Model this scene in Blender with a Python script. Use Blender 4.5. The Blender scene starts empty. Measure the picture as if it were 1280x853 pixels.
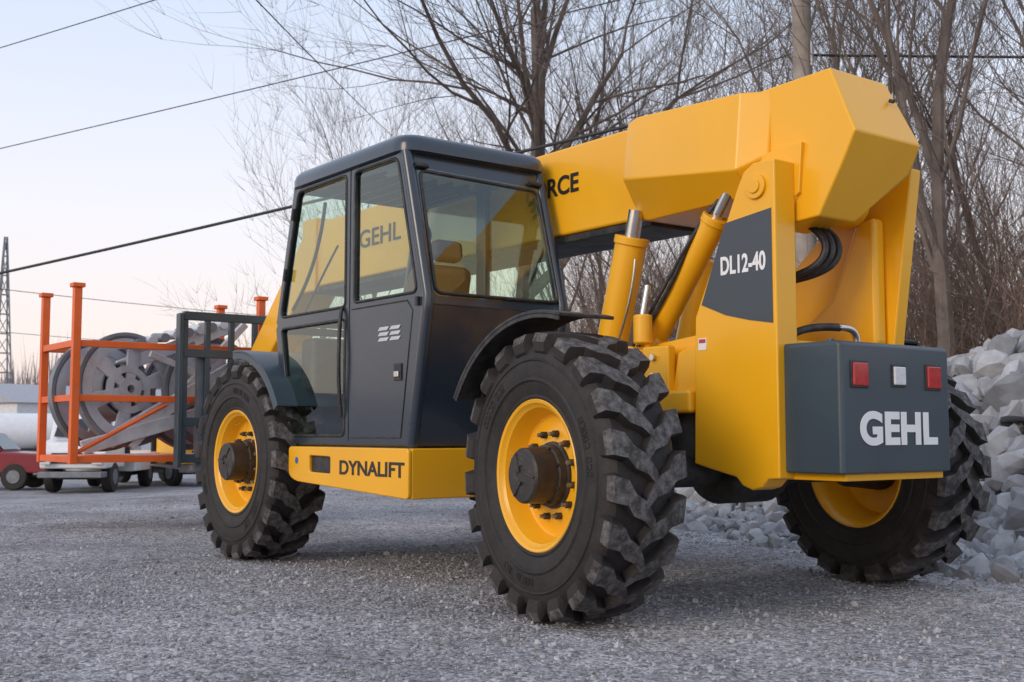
import bpy, bmesh, math, random
import numpy as np
from mathutils import Vector, Matrix
scene = bpy.context.scene
COL = scene.collection
R = math.radians

# ------------------------------------------------------------ materials
def newmat(name):
    m = bpy.data.materials.new(name); m.use_nodes = True
    nt = m.node_tree
    return m, nt, nt.nodes["Principled BSDF"]

def mat(name, col, rough=0.5, metal=0.0, coat=0.0, var=0.12, scale=6.0, bump=0.0, bscale=60.0, dust=0.0, dustcol=(0.30,0.29,0.28), rvar=0.12):
    m, nt, b = newmat(name)
    tc = nt.nodes.new("ShaderNodeTexCoord")
    n = nt.nodes.new("ShaderNodeTexNoise"); n.inputs["Scale"].default_value = scale; n.inputs["Detail"].default_value = 6
    nt.links.new(tc.outputs["Object"], n.inputs["Vector"])
    r = nt.nodes.new("ShaderNodeValToRGB")
    r.color_ramp.elements[0].position = 0.3; r.color_ramp.elements[1].position = 0.7
    r.color_ramp.elements[0].color = tuple(c*(1-var) for c in col)+(1,)
    r.color_ramp.elements[1].color = tuple(min(1,c*(1+var)) for c in col)+(1,)
    nt.links.new(n.outputs["Fac"], r.inputs["Fac"])
    out = r.outputs["Color"]
    if dust > 0:
        n2 = nt.nodes.new("ShaderNodeTexNoise"); n2.inputs["Scale"].default_value = scale*2.3; n2.inputs["Detail"].default_value = 8; n2.inputs["Roughness"].default_value=.7
        nt.links.new(tc.outputs["Object"], n2.inputs["Vector"])
        rr = nt.nodes.new("ShaderNodeValToRGB")
        rr.color_ramp.elements[0].position = 0.42; rr.color_ramp.elements[1].position = 0.68
        rr.color_ramp.elements[0].color=(0,0,0,1); rr.color_ramp.elements[1].color=(dust,dust,dust,1)
        nt.links.new(n2.outputs["Fac"], rr.inputs["Fac"])
        mx = nt.nodes.new("ShaderNodeMixRGB")
        nt.links.new(rr.outputs["Color"], mx.inputs["Fac"]); nt.links.new(out, mx.inputs["Color1"])
        mx.inputs["Color2"].default_value = tuple(dustcol)+(1,)
        out = mx.outputs["Color"]
    nt.links.new(out, b.inputs["Base Color"])
    b.inputs["Metallic"].default_value = metal
    b.inputs["Coat Weight"].default_value = coat
    b.inputs["Coat Roughness"].default_value = 0.12
    mr = nt.nodes.new("ShaderNodeMapRange")
    mr.inputs["To Min"].default_value = max(0.02, rough-rvar); mr.inputs["To Max"].default_value = min(1, rough+rvar)
    nt.links.new(n.outputs["Fac"], mr.inputs["Value"]); nt.links.new(mr.outputs["Result"], b.inputs["Roughness"])
    if bump > 0:
        n3 = nt.nodes.new("ShaderNodeTexNoise"); n3.inputs["Scale"].default_value = bscale; n3.inputs["Detail"].default_value = 5
        nt.links.new(tc.outputs["Object"], n3.inputs["Vector"])
        bp = nt.nodes.new("ShaderNodeBump"); bp.inputs["Strength"].default_value = bump; bp.inputs["Distance"].default_value = 0.01
        nt.links.new(n3.outputs["Fac"], bp.inputs["Height"]); nt.links.new(bp.outputs["Normal"], b.inputs["Normal"])
    return m

YEL = mat("yellow_paint", (0.88,0.435,0.008), 0.38, coat=0.25, var=0.04, scale=2.0, bump=0.03, bscale=25)
SLATE = mat("slate_paint", (0.038,0.060,0.078), 0.40, coat=0.2, var=0.08, scale=2.0, bump=0.03, bscale=25)
CABP = mat("cab_paint", (0.022,0.035,0.052), 0.27, coat=0.5, var=0.08, scale=2.0)
BLACK = mat("black_parts", (0.014,0.014,0.015), 0.5, var=0.2, dust=0.15)
GREASE = mat("dark_chassis", (0.02,0.019,0.018), 0.6, var=0.3, dust=0.35, dustcol=(0.12,0.11,0.10))
RUB = mat("tire_rubber", (0.016,0.014,0.0135), 0.66, var=0.25, scale=5, bump=0.25, bscale=90, dust=0.4, dustcol=(0.055,0.044,0.038))
LUG = mat("tire_lug_top", (0.036,0.032,0.031), 0.72, var=0.3, scale=9, bump=0.4, bscale=70, dust=0.85, dustcol=(0.19,0.185,0.185))
STEEL = mat("chrome_steel", (0.6,0.6,0.6), 0.18, metal=1.0, var=0.05)
HUBM = mat("hub_iron", (0.030,0.026,0.024), 0.45, var=0.3, bump=0.3, bscale=60, dust=0.3, dustcol=(0.09,0.075,0.06))
BRASS = mat("zinc_bolt", (0.25,0.22,0.17), 0.4, metal=0.6)
WHITE = mat("white_decal", (0.82,0.83,0.84), 0.45, var=0.03)
BLKT = mat("black_decal", (0.02,0.02,0.022), 0.45, var=0.05)
DECG = mat("grey_decal", (0.055,0.07,0.085), 0.4, var=0.05, scale=3)
ORG = mat("orange_paint", (0.80,0.13,0.012), 0.45, var=0.12, scale=4, dust=0.12)
ALU = mat("aluminium", (0.60,0.62,0.65), 0.38, metal=0.2, var=0.15, scale=8)
GALV = mat("galvanised_steel", (0.50,0.51,0.54), 0.42, metal=0.15, var=0.2)
DKST = mat("grey_steel", (0.20,0.21,0.23), 0.5, metal=0.2, var=0.2)
SEAT = mat("seat_vinyl", (0.13,0.065,0.04), 0.6, var=0.15)
RED = mat("red_lens", (0.45,0.004,0.008), 0.15, coat=0.6, var=0.2, scale=40)
CLEAR = mat("clear_lens", (0.65,0.66,0.68), 0.15, coat=0.6, var=0.1, scale=60)
BARK = mat("bark", (0.155,0.125,0.108), 0.9, var=0.35, scale=3)
BRUSHM = mat("brush_stems", (0.22,0.155,0.12), 0.9, var=0.4, scale=1.0)
WOODP = mat("weathered_pole", (0.30,0.265,0.23), 0.9, var=0.3, scale=3, bump=0.5, bscale=30)
WIRE = mat("wire_black", (0.03,0.03,0.035), 0.6)

def glassmat(name, tint):
    m, nt, b = newmat(name); nt.nodes.remove(b)
    t = nt.nodes.new("ShaderNodeBsdfTransparent"); t.inputs[0].default_value = tint+(1,)
    g = nt.nodes.new("ShaderNodeBsdfGlossy"); g.inputs["Roughness"].default_value = 0.01
    g.inputs[0].default_value = (0.92,1,0.97,1)
    f = nt.nodes.new("ShaderNodeLayerWeight"); f.inputs[0].default_value = 0.5
    p = nt.nodes.new("ShaderNodeMath"); p.operation='POWER'; p.inputs[1].default_value=4.0
    mt = nt.nodes.new("ShaderNodeMath"); mt.operation = 'MULTIPLY_ADD'; mt.inputs[1].default_value = .9; mt.inputs[2].default_value = 0.10; mt.use_clamp = True
    tc = nt.nodes.new("ShaderNodeTexCoord"); n = nt.nodes.new("ShaderNodeTexNoise"); n.inputs["Scale"].default_value = 1.2
    bp = nt.nodes.new("ShaderNodeBump"); bp.inputs["Strength"].default_value = 0.03
    nt.links.new(tc.outputs["Object"], n.inputs["Vector"]); nt.links.new(n.outputs["Fac"], bp.inputs["Height"]); nt.links.new(bp.outputs["Normal"], g.inputs["Normal"])
    mx = nt.nodes.new("ShaderNodeMixShader")
    nt.links.new(f.outputs["Facing"], p.inputs[0]); nt.links.new(p.outputs[0], mt.inputs[0]); nt.links.new(mt.outputs[0], mx.inputs[0])
    nt.links.new(t.outputs[0], mx.inputs[1]); nt.links.new(g.outputs[0], mx.inputs[2])
    nt.links.new(mx.outputs[0], nt.nodes["Material Output"].inputs[0])
    return m
GLASS = glassmat("tinted_glass", (0.79,0.90,0.81))

# ------------------------------------------------------------ helpers
def empty(name, loc=(0,0,0), rot=0):
    e = bpy.data.objects.new(name, None); e.location = loc; e.rotation_euler = (0,0,rot)
    COL.objects.link(e); return e

def finish(o, bevel=0.0, seg=2, angle=35, smooth=True):
    me = o.data
    if smooth:
        me.polygons.foreach_set("use_smooth", [True]*len(me.polygons))
        me.set_sharp_from_angle(angle=R(angle))
    if bevel > 0:
        md = o.modifiers.new("bevel", 'BEVEL'); md.width = bevel; md.segments = seg; md.limit_method = 'ANGLE'; md.angle_limit = R(30)
        md.harden_normals = True
    return o

def mobj(name, verts, faces, m, parent=None, bevel=0.0, smooth=True, mats=None, fm=None, angle=35):
    me = bpy.data.meshes.new(name); me.from_pydata([tuple(v) for v in verts], [], faces)
    bm = bmesh.new(); bm.from_mesh(me); bmesh.ops.recalc_face_normals(bm, faces=bm.faces); bm.to_mesh(me); bm.free()
    o = bpy.data.objects.new(name, me); COL.objects.link(o)
    for mm in (mats or [m]): me.materials.append(mm)
    if fm is not None: me.polygons.foreach_set("material_index", fm)
    if parent: o.parent = parent
    return finish(o, bevel, smooth=smooth, angle=angle)

def box(name, x0,x1,y0,y1,z0,z1, m, parent=None, bevel=0.008):
    v = [(x,y,z) for x in (x0,x1) for y in (y0,y1) for z in (z0,z1)]
    f = [(0,1,3,2),(4,6,7,5),(0,4,5,1),(2,3,7,6),(0,2,6,4),(1,5,7,3)]
    return mobj(name, v, f, m, parent, bevel)

def prism(name, pts, axis, a0, a1, m, parent=None, bevel=0.008):
    n = len(pts)
    def mk(p, a):
        if axis=='X': return (a,p[0],p[1])
        if axis=='Y': return (p[0],a,p[1])
        return (p[0],p[1],a)
    v = [mk(p,a0) for p in pts]+[mk(p,a1) for p in pts]
    f = [tuple(range(n)), tuple(range(2*n-1,n-1,-1))]+[(i,(i+1)%n,(i+1)%n+n,i+n) for i in range(n)]
    return mobj(name, v, f, m, parent, bevel)

def loft(name, rings, m, parent=None, bevel=0.008, caps=True):
    n = len(rings[0]); v=[p for r in rings for p in r]; f=[]
    for k in range(len(rings)-1):
        for i in range(n):
            j=(i+1)%n; f.append((k*n+i,k*n+j,(k+1)*n+j,(k+1)*n+i))
    if caps: f += [tuple(range(n)), tuple(range((len(rings)-1)*n,len(rings)*n))]
    return mobj(name, v, f, m, parent, bevel)

def cyl(name, p0, p1, r, m, parent=None, r2=None, seg=32, bevel=0.0):
    p0=Vector(p0); p1=Vector(p1); d=(p1-p0).normalized()
    u=d.orthogonal().normalized(); w=d.cross(u); r2=r if r2 is None else r2
    v=[]; 
    for p,rr in ((p0,r),(p1,r2)):
        for i in range(seg):
            a=2*math.pi*i/seg; v.append(p+(u*math.cos(a)+w*math.sin(a))*rr)
    f=[(i,(i+1)%seg,(i+1)%seg+seg,i+seg) for i in range(seg)]+[tuple(range(seg)),tuple(range(seg,2*seg))]
    return mobj(name, v, f, m, parent, bevel)

def lathe(name, prof, m, parent=None, seg=72, angle=35):
    v=[];f=[]
    n=len(prof)
    for i in range(seg):
        a=2*math.pi*i/seg
        for x,r in prof: v.append((x,r*math.cos(a),r*math.sin(a)))
    for i in range(seg):
        j=(i+1)%seg
        for k in range(n-1): f.append((i*n+k,i*n+k+1,j*n+k+1,j*n+k))
    return mobj(name, v, f, m, parent, 0, angle=angle)

def tube(name, pts, r, m, parent=None, smoothc=True, res=3):
    cu=bpy.data.curves.new(name,'CURVE'); cu.dimensions='3D'; cu.bevel_depth=r; cu.bevel_resolution=res; cu.use_fill_caps=True
    if smoothc:
        s=cu.splines.new('NURBS'); s.points.add(len(pts)-1)
        for p,q in zip(s.points,pts): p.co=(*q,1)
        s.use_endpoint_u=True; s.order_u=min(4,len(pts)); s.resolution_u=8
    else:
        s=cu.splines.new('POLY'); s.points.add(len(pts)-1)
        for p,q in zip(s.points,pts): p.co=(*q,1)
    cu.materials.append(m)
    o=bpy.data.objects.new(name,cu); COL.objects.link(o)
    if parent: o.parent=parent
    return o

def rounded(pts, rad, n=5):
    out=[]; N=len(pts)
    rads = rad if isinstance(rad,(list,tuple)) else [rad]*N
    for i in range(N):
        p=Vector(pts[i]); a=Vector(pts[i-1]); b=Vector(pts[(i+1)%N]); r=rads[i]
        if r<=0: out.append(tuple(p)); continue
        da=(a-p); db=(b-p); ra=min(r,da.length*.45); rb=min(r,db.length*.45)
        s=p+da.normalized()*ra; e=p+db.normalized()*rb
        for k in range(n+1):
            t=k/n; q=(1-t)**2*s+2*t*(1-t)*p+t*t*e; out.append((q.x,q.y))
    return out

def frame(origin, ux, uy):
    ux=Vector(ux).normalized(); uy=Vector(uy); uy=(uy-ux*uy.dot(ux)).normalized(); uz=ux.cross(uy)
    M=Matrix.Identity(4)
    for i in range(3): M[i][0]=ux[i]; M[i][1]=uy[i]; M[i][2]=uz[i]; M[i][3]=origin[i]
    return M

def plate(name, outline, holes, M, thick, m, parent=None, bevel=0.004):
    cu=bpy.data.curves.new(name,'CURVE'); cu.dimensions='2D'; cu.fill_mode='BOTH'
    cu.extrude=0 if thick==0 else max(0.0005,thick/2-bevel); cu.bevel_depth=0 if thick==0 else bevel; cu.bevel_resolution=1; cu.offset=-bevel if thick else 0
    for loop in [outline]+list(holes):
        s=cu.splines.new('POLY'); s.points.add(len(loop)-1)
        for p,q in zip(s.points,loop): p.co=(q[0],q[1],0,1)
        s.use_cyclic_u=True
    cu.materials.append(m)
    o=bpy.data.objects.new(name,cu); COL.objects.link(o); o.matrix_world=M
    if parent: o.parent=parent
    return o

def text(name, s, M, size, m, parent=None, bold=0.004, shear=0, spacing=1.0, sx=1.0):
    cu=bpy.data.curves.new(name,'FONT'); cu.body=s; cu.size=size; cu.extrude=0.0012; cu.offset=bold; cu.shear=shear
    cu.space_character=spacing; cu.materials.append(m)
    o=bpy.data.objects.new(name,cu); COL.objects.link(o)
    o.matrix_world = M @ Matrix.Diagonal((sx,1,1,1))
    if parent: o.parent=parent
    return o

def sm(a,b,x):
    t=min(1,max(0,(x-a)/(b-a))); return t*t*(3-2*t)
def gz(x,y):
    return -0.85*sm(8,27,y-0.5*x)

# ============================================================ TELEHANDLER
T = empty("telehandler")

# ---- wheels
def make_tire():
    P=[(.19,.36),(.222,.40),(.240,.47),(.243,.53),(.232,.585),(.212,.625),(.18,.648),(.10,.656)]
    prof=[(x,r) for x,r in P]+[(0,.658)]+[(-x,r) for x,r in reversed(P)]
    v=[];f=[];fm=[]; seg=96; n=len(prof)
    for i in range(seg):
        a=2*math.pi*i/seg
        for x,r in prof: v.append((x,r*math.cos(a),r*math.sin(a)))
    for i in range(seg):
        j=(i+1)%seg
        for k in range(n-1): f.append((i*n+k,i*n+k+1,j*n+k+1,j*n+k)); fm.append(0)
    top=[(.243,.605),(.250,.652),(.232,.694),(.150,.701),(.105,.703),(.030,.704),(-.035,.703)]
    bas=[(.222,.590),(.205,.615),(.19,.635),(.15,.640),(.105,.640),(.03,.640),(-.035,.640)]
    off=[0,0,.005,.03,.105,.15,.25]
    hw =[.080,.090,.094,.090,.080,.070,.050]
    N=21; rnd=random.Random(3)
    for side in (1,-1):
        for i in range(N):
            ph=2*math.pi*(i+(0.5 if side>0 else 0))/N
            st=len(v)
            for (tx,tr),(bx,br),o_,w in zip(top,bas,off,hw):
                j=rnd.uniform(-.004,.004)
                for (x,r,da) in ((bx,br,-w*1.15),(tx,tr+j*.3,-w*.90+j),(tx,tr+j*.3,w*.90+j),(bx,br,w*1.15)):
                    a=ph+o_+da; v.append((side*x,r*math.cos(a),r*math.sin(a)))
            for k in range(6):
                A=st+4*k;B=A+4
                f.append((A+1,A+2,B+2,B+1)); fm.append(1 if k>0 else 0)
                f.append((A,A+1,B+1,B)); fm.append(0)
                f.append((A+2,A+3,B+3,B+2)); fm.append(0)
            f.append((st,st+1,st+2,st+3)); fm.append(0)
            e=st+24; f.append((e,e+1,e+2,e+3)); fm.append(0)
    return v,f,fm
TV,TF,TM = make_tire()
def wheel(nm, x, y, flip, spin, steer=0.0):
    e=bpy.data.objects.new(nm,None); COL.objects.link(e); e.parent=T
    e.location=(x,y,.678); e.rotation_euler=(spin,0,(math.pi if flip else 0)+steer); e.scale=(.83,.975,.975)
    mobj(nm+"_tire",TV,TF,None,e,0,mats=[RUB,LUG],fm=TM,angle=28)
    for s in (-1,1):
        lathe(nm+"_bead",[(s*.190,.352),(s*.214,.368),(s*.221,.383),(s*.216,.392),(s*.20,.395)],RUB,e)
        lathe(nm+"_ring",[(s*.238,.455),(s*.2475,.462),(s*.2475,.468),(s*.240,.476)],RUB,e)
        lathe(nm+"_ring",[(s*.238,.555),(s*.2445,.560),(s*.2445,.564),(s*.234,.570)],RUB,e)
    rnd=random.Random(9)
    for base in (0.3,2.4,4.5):
        for k in range(9):
            a=base+k*.062; h=.018
            pts=[]
            for (da,rr) in ((-.02,.51-h),(.02,.51-h),(.02,.51+h),(-.02,.51+h)):
                pts.append((-.2450,rr*math.cos(a+da),rr*math.sin(a+da)))
            if k!=5: tube(nm+"_letter",pts+([pts[0]] if rnd.random()<.6 else []),.0018,RUB,e,False,1)
    lathe(nm+"_rim",[(-.190,.366),(-.212,.374),(-.220,.366),(-.214,.352),(-.196,.342),(-.186,.330),(-.176,.327),(-.12,.312),(-.075,.300),(-.066,.290),(-.070,.262),(-.085,.235),(-.090,.21),(-.090,.0)],YEL,e,angle=25)
    lathe(nm+"_rim_back",[(.190,.366),(.215,.374),(.218,.360),(.190,.335),(.12,.315),(.0,.300),(-.06,.29),(-.062,.23),(-.07,.12)],YEL,e)
    lathe(nm+"_hub",[(-.088,.165),(-.105,.162),(-.108,.150),(-.150,.148),(-.155,.137),(-.290,.134),(-.303,.124),(-.306,.05),(-.298,.045),(-.298,.0)],HUBM,e,angle=25)
    for k in range(3):
        a=2*math.pi*k/3+.4
        cyl(nm+"_rib",(-.307,.03*math.cos(a),.03*math.sin(a)),(-.307,.118*math.cos(a+.5),.118*math.sin(a+.5)),.006,HUBM,e,seg=8)
    for k in range(12):
        a=2*math.pi*k/12
        c=(.205*math.cos(a),.205*math.sin(a))
        cyl(nm+"_nut",(-.088,*c),(-.122,*c),.019,HUBM,e,seg=6,bevel=.002)
        cyl(nm+"_stud",(-.122,*c),(-.148,*c),.010,BRASS,e,seg=12)
    for k in range(8):
        a=2*math.pi*k/8+.2; c=(.142*math.cos(a),.142*math.sin(a))
        cyl(nm+"_hub_bolt",(-.153,*c),(-.168,*c),.008,HUBM,e,seg=6)
    cyl(nm+"_valve",(-.15,.285,.02),(-.19,.27,.02),.006,STEEL,e,seg=8)
    cyl(nm+"_inner_hub",(-.05,0,0),(.30,0,0),.15,GREASE,e,r2=.12)
WB=3.41; TR=2.43
wheel("wheel_rear_left",0,0,False,.2,R(-7)); wheel("wheel_rear_right",TR,0,True,.9,R(-6))
wheel("wheel_front_left",0,WB,False,1.3); wheel("wheel_front_right",TR,WB,True,.5)
for nm,y in (("rear",0),("front",WB)):
    cyl("axle_"+nm,(.25,y,.68),(TR-.25,y,.68),.085,GREASE,T)
    cyl("differential_"+nm,(1.0,y,.70),(1.45,y,.70),.20,GREASE,T,bevel=.05)
    cyl("tie_rod_"+nm,(.3,y+.2,.66),(TR-.3,y+.2,.66),.022,GREASE,T)
    box("axle_mount_"+nm,.85,1.58,y-.15,y+.15,.80,.95,GREASE,T)

# ---- chassis
box("chassis_rail_left",.80,.90,-.55,4.0,.74,1.08,GREASE,T)
box("chassis_rail_right",1.53,1.63,-.55,4.0,.74,1.08,GREASE,T)
box("belly_pan",.90,1.53,.35,3.8,.60,.72,GREASE,T)
box("transmission",.95,1.5,.45,1.6,.72,1.25,GREASE,T,.03)
prism("frame_side_plate",[(-.12,.80),(.55,.86),(.62,1.10),(.50,1.30),(.30,1.36),(-.12,1.40)],'X',.86,.92,YEL,T,.01)
prism("frame_gusset",[(-.13,1.02),(.02,.98),(.06,1.10),(.02,1.30),(-.13,1.34)],'X',.78,.86,YEL,T,.012)
box("frame_cross_block",.80,1.10,.20,.62,1.20,1.34,YEL,T,.02)
cyl("frame_pivot_boss",(.78,.40,1.27),(1.65,.40,1.27),.085,YEL,T,bevel=.01)
cyl("frame_pivot_pin",(.74,.40,1.27),(.78,.40,1.27),.045,STEEL,T)
box("frame_bracket",.74,.80,.05,.25,.95,1.34,YEL,T,.012)
box("frame_bracket_low",.72,.86,-.12,.16,.98,1.10,YEL,T,.02)
cyl("frame_bolt_a",(.715,.15,1.28),(.74,.15,1.28),.018,STEEL,T,seg=6); cyl("frame_bolt_b",(.715,.15,1.18),(.74,.15,1.18),.018,STEEL,T,seg=6)
cyl("accumulator",(.78,.28,1.36),(.78,.28,1.52),.052,YEL,T,bevel=.012)
cyl("accumulator_rod",(.78,.28,1.52),(.80,.26,1.68),.018,STEEL,T)
prism("rear_frame_wall",[(-.12,.72),(-.12,1.45),(-.02,1.45),(-.02,.72)],'X',.88,1.58,GREASE,T)
box("valve_block",.74,.84,.10,.30,.72,.90,GREASE,T,.01)
for k in range(4):
    cyl("valve_fitting",(.73,.13+k*.045,.86),(.73,.13+k*.045,.93),.014,BRASS,T,seg=8)

# ---- tower plates
side=[(-.12,.72),(-.137,1.47),(-.435,2.10),(-.475,2.17),(-.54,2.205),(-.672,2.205),(-.672,.66),(-.60,.655),(-.56,.615),(-.50,.60),(-.44,.62),(-.40,.66)]
prism("tower_plate_left",side,'X',.752,.905,YEL,T,.010)
far=[(.05,.72),(.04,1.58),(-.10,1.80),(-.34,2.00),(-.48,2.22),(-.86,2.24),(-.74,1.38),(-.66,.70)]
prism("tower_plate_right",far,'X',1.60,1.69,YEL,T,.010)
prism("tower_inner_web",[(-.02,1.25),(-.16,1.40),(-.42,1.60),(-.58,1.98),(-.70,2.0),(-.70,1.33),(-.60,1.25)],'X',1.50,1.60,YEL,T,.03)
box("tower_floor",.905,1.60,-.66,-.15,1.25,1.33,YEL,T,.01)
cyl("tower_pin_boss",(.735,-.558,2.083),(.752,-.558,2.083),.062,YEL,T,bevel=.004)
cyl("tower_pin_cap",(.725,-.558,2.083),(.736,-.558,2.083),.035,YEL,T,bevel=.003)
cyl("tower_pin",(.75,-.558,2.083),(1.68,-.558,2.083),.055,STEEL,T)
MX=lambda x,y,z: frame((x,y,z),(0,-1,0),(0,0,1))
dec=[(-y,z) for y,z in [(-.185,1.53),(-.345,1.915),(-.352,1.93),(-.65,1.965),(-.65,1.405),(-.50,1.43),(-.35,1.465)]]
plate("tower_decal",dec,[],MX(.7505,0,0),.002,DECG,T,0)
text("model_lettering","DL12-40",MX(.748,-.318,1.672),.125,WHITE,T,.0035,sx=.66)
lab=[(0,0),(.055,0),(.055,.06),(0,.06)]
plate("warning_label",lab,[],MX(.7505,-.16,1.30),.002,WHITE,T,0)
plate("warning_label_red",[(.005,.035),(.05,.035),(.05,.055),(.005,.055)],[],MX(.749,-.16,1.30),.001,RED,T,0)

# ---- counterweight
cw=[(.80,-.60),(.80,-.985),(.815,-1.0),(1.655,-1.0),(1.67,-.985),(1.67,-.60)]
loft("counterweight",[[(x,y,.69) for x,y in cw],[(x,y,.70) for x,y in cw],[(x,y,1.29) for x,y in cw],[(1.235+(x-1.235)*.98,y*.98,1.305) for x,y in cw]],SLATE,T,.012)
box("counterweight_lip",.86,1.64,-.97,-.60,.655,.69,YEL,T,.006)
box("counterweight_core",.80,1.66,-.60,-.15,.72,1.25,SLATE,T,.01)
MY=lambda x,y,z: frame((x,y,z),(1,0,0),(0,0,1))
text("rear_lettering","GEHL",MY(.925,-1.0035,.83),.205,WHITE,T,.009,spacing=1.05,sx=1.18)
for nm,x,mt in (("left",.93,RED),("centre",1.235,CLEAR),("right",1.52,RED)):
    w=.056 if mt is RED else .046
    box("lamp_surround_"+nm,x-w-.008,x+w+.008,-1.008,-.99,1.15-w-.008,1.15+w+.008,BLACK,T,.004)
    box("lamp_"+nm,x-w,x+w,-1.016,-1.0,1.15-w+.002,1.15+w-.002,mt,T,.006)
for x in (.86,1.61):
    cyl("lifting_bolt",(x,-.90,1.30),(x,-.90,1.318),.018,SLATE,T,seg=6)

# ---- boom
box("boom_main",1.05,1.50,.30,4.75,2.12,2.68,YEL,T,.02)
box("boom_rail_bottom",1.065,1.485,.5,4.7,2.075,2.118,BLACK,T,.004)
box("boom_front_collar",1.02,1.53,4.55,4.80,2.08,2.72,YEL,T,.02)
prism("boom_head",[(4.6,2.60),(4.95,2.60),(6.0,1.65),(6.02,.95),(5.80,.95),(5.70,1.50),(4.85,2.18),(4.6,2.18)],'X',1.10,1.45,YEL,T,.02)
def sh(y,xl,xr,zb,zm,zt):
    return [(xl+.14,y,zb),(xl,y,zm),(xl+.045,y,zt),(xr-.045,y,zt),(xr,y,zm),(xr-.14,y,zb)]
loft("boom_shroud",[sh(.52,.86,1.66,2.10,2.32,2.655),sh(.40,.82,1.70,2.08,2.30,2.66),sh(-.36,.82,1.70,2.10,2.21,2.62),sh(-.50,.915,1.60,2.12,2.28,2.615)],YEL,T,.010)
tp=[(-.30,2.625),(-.86,2.645),(-1.02,2.30),(-.95,2.17),(-.80,1.92),(-.50,1.90),(-.30,2.05)]
xr_=[1.42,1.40,1.45,1.44,1.20,1.20,1.40]
n=len(tp)
tv=[(.92+ (0.03 if z>2.5 else 0) ,y,z) for y,z in tp]+[(xr,y,z) for (y,z),xr in zip(tp,xr_)]
tf=[tuple(range(n)),tuple(range(2*n-1,n-1,-1))]+[(i,(i+1)%n,(i+1)%n+n,i+n) for i in range(n)]
mobj("boom_tail",tv,tf,YEL,T,.012)
cyl("boom_tail_bolt",(1.335,-.925,2.53),(1.335,-.948,2.52),.010,BLACK,T,seg=10)
cyl("boom_pivot_tube",(.905,-.558,2.083),(1.50,-.558,2.083),.13,YEL,T,bevel=.01)
prism("boom_pivot_gusset",[(-.45,2.28),(-.72,2.30),(-.70,2.05),(-.60,1.99),(-.50,2.0)],'X',.90,.94,YEL,T,.006)
text("boom_lettering","FORCE",MX(1.0465,1.66,2.385),.165,BLKT,T,.004,sx=1.05)
text("boom_lettering_front","GEHL",MX(1.0465,3.85,2.36),.20,BLKT,T,.002,sx=1.3)
# ---- hydraulics
cyl("lift_cylinder",(.95,.78,1.18),(.95,.545,1.975),.092,YEL,T,bevel=.008)
cyl("lift_cylinder_gland",(.95,.55,1.955),(.95,.537,2.0),.102,YEL,T,bevel=.006)
cyl("lift_rod",(.95,.54,1.99),(.95,.50,2.15),.045,STEEL,T)
cyl("lift_cylinder_right",(1.58,.78,1.18),(1.58,.56,1.93),.086,YEL,T,bevel=.008)
cyl("slave_cylinder",(.95,.38,1.38),(.95,-.10,2.00),.070,YEL,T,bevel=.008)
cyl("slave_cylinder_gland",(.95,-.09,1.985),(.95,-.115,2.02),.078,YEL,T,bevel=.005)
cyl("slave_rod",(.95,-.115,2.02),(.95,-.22,2.16),.033,STEEL,T)
cyl("slave_eye",(.90,.38,1.36),(1.0,.38,1.36),.095,YEL,T,bevel=.01)
tube("hose_1",[(.87,.42,1.35),(.86,.25,1.55),(.865,.10,1.72),(.87,.02,1.90),(.93,-.1,2.08)],.012,BLACK,T)
tube("hose_2",[(.86,.46,1.34),(.84,.30,1.52),(.85,.12,1.74),(.87,-.03,1.95),(.95,-.14,2.12)],.010,BLACK,T)
tube("hose_3",[(.80,.50,1.30),(.72,.42,1.12),(.74,.30,.98),(.85,.25,.90)],.014,BLACK,T)
tube("hose_4",[(.80,.15,1.28),(.70,.10,1.15),(.72,.14,.98),(.86,.05,.88)],.014,BLACK,T)
tube("hose_5",[(.76,.30,1.20),(.68,.22,1.06),(.70,.16,.92),(.80,.12,.80)],.012,BLACK,T)
tube("hard_line",[(.855,.60,1.32),(.855,.44,1.60),(.86,.42,1.85)],.008,STEEL,T)
for k,dx in enumerate((0,.055,.11)):
    tube("rear_hose_%d"%(k+1),[(1.08+dx,-.50,1.98),(1.12+dx,-.66,1.90),(1.14+dx,-.72,1.76),(1.04+dx,-.62,1.66),(.98+dx*.6,-.40,1.64)],.018,BLACK,T)
tube("return_hose",[(.93,-.62,1.36),(.98,-.66,1.40),(1.12,-.68,1.405),(1.22,-.68,1.405)],.020,BLACK,T)
tube("return_pipe",[(1.20,-.68,1.405),(1.30,-.69,1.41),(1.345,-.69,1.40),(1.35,-.69,1.32)],.019,STEEL,T)

# ---- skirt / fuel tank with slot
sk=[(1.245,.505),(2.62,.565),(2.72,.60),(2.72,.79),(1.245,.79)]
slot=rounded([(2.15,.625),(2.43,.63),(2.43,.735),(2.15,.73)],.02)
loft("skirt_body",[[(-.085,y,z) for y,z in sk],[(.72,y,z) for y,z in sk]],YEL,T,.008)
plate("skirt_face",[(-y,z) for y,z in rounded(sk,[.03,.05,.05,.03,.03])],[[(-y,z) for y,z in slot]],MX(-.098,0,0),.026,YEL,T,.006)
plate("skirt_slot",[(-y,z) for y,z in slot],[],MX(-.0868,0,0),.002,BLACK,T,0)
text("skirt_lettering","DYNALIFT",MX(-.1125,2.035,.628),.118,BLKT,T,.003,sx=1.38)
cyl("skirt_badge",(-.113,2.60,.70),(-.111,2.60,.70),.022,mat("blue_badge",(.02,.12,.4)),T)

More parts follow.
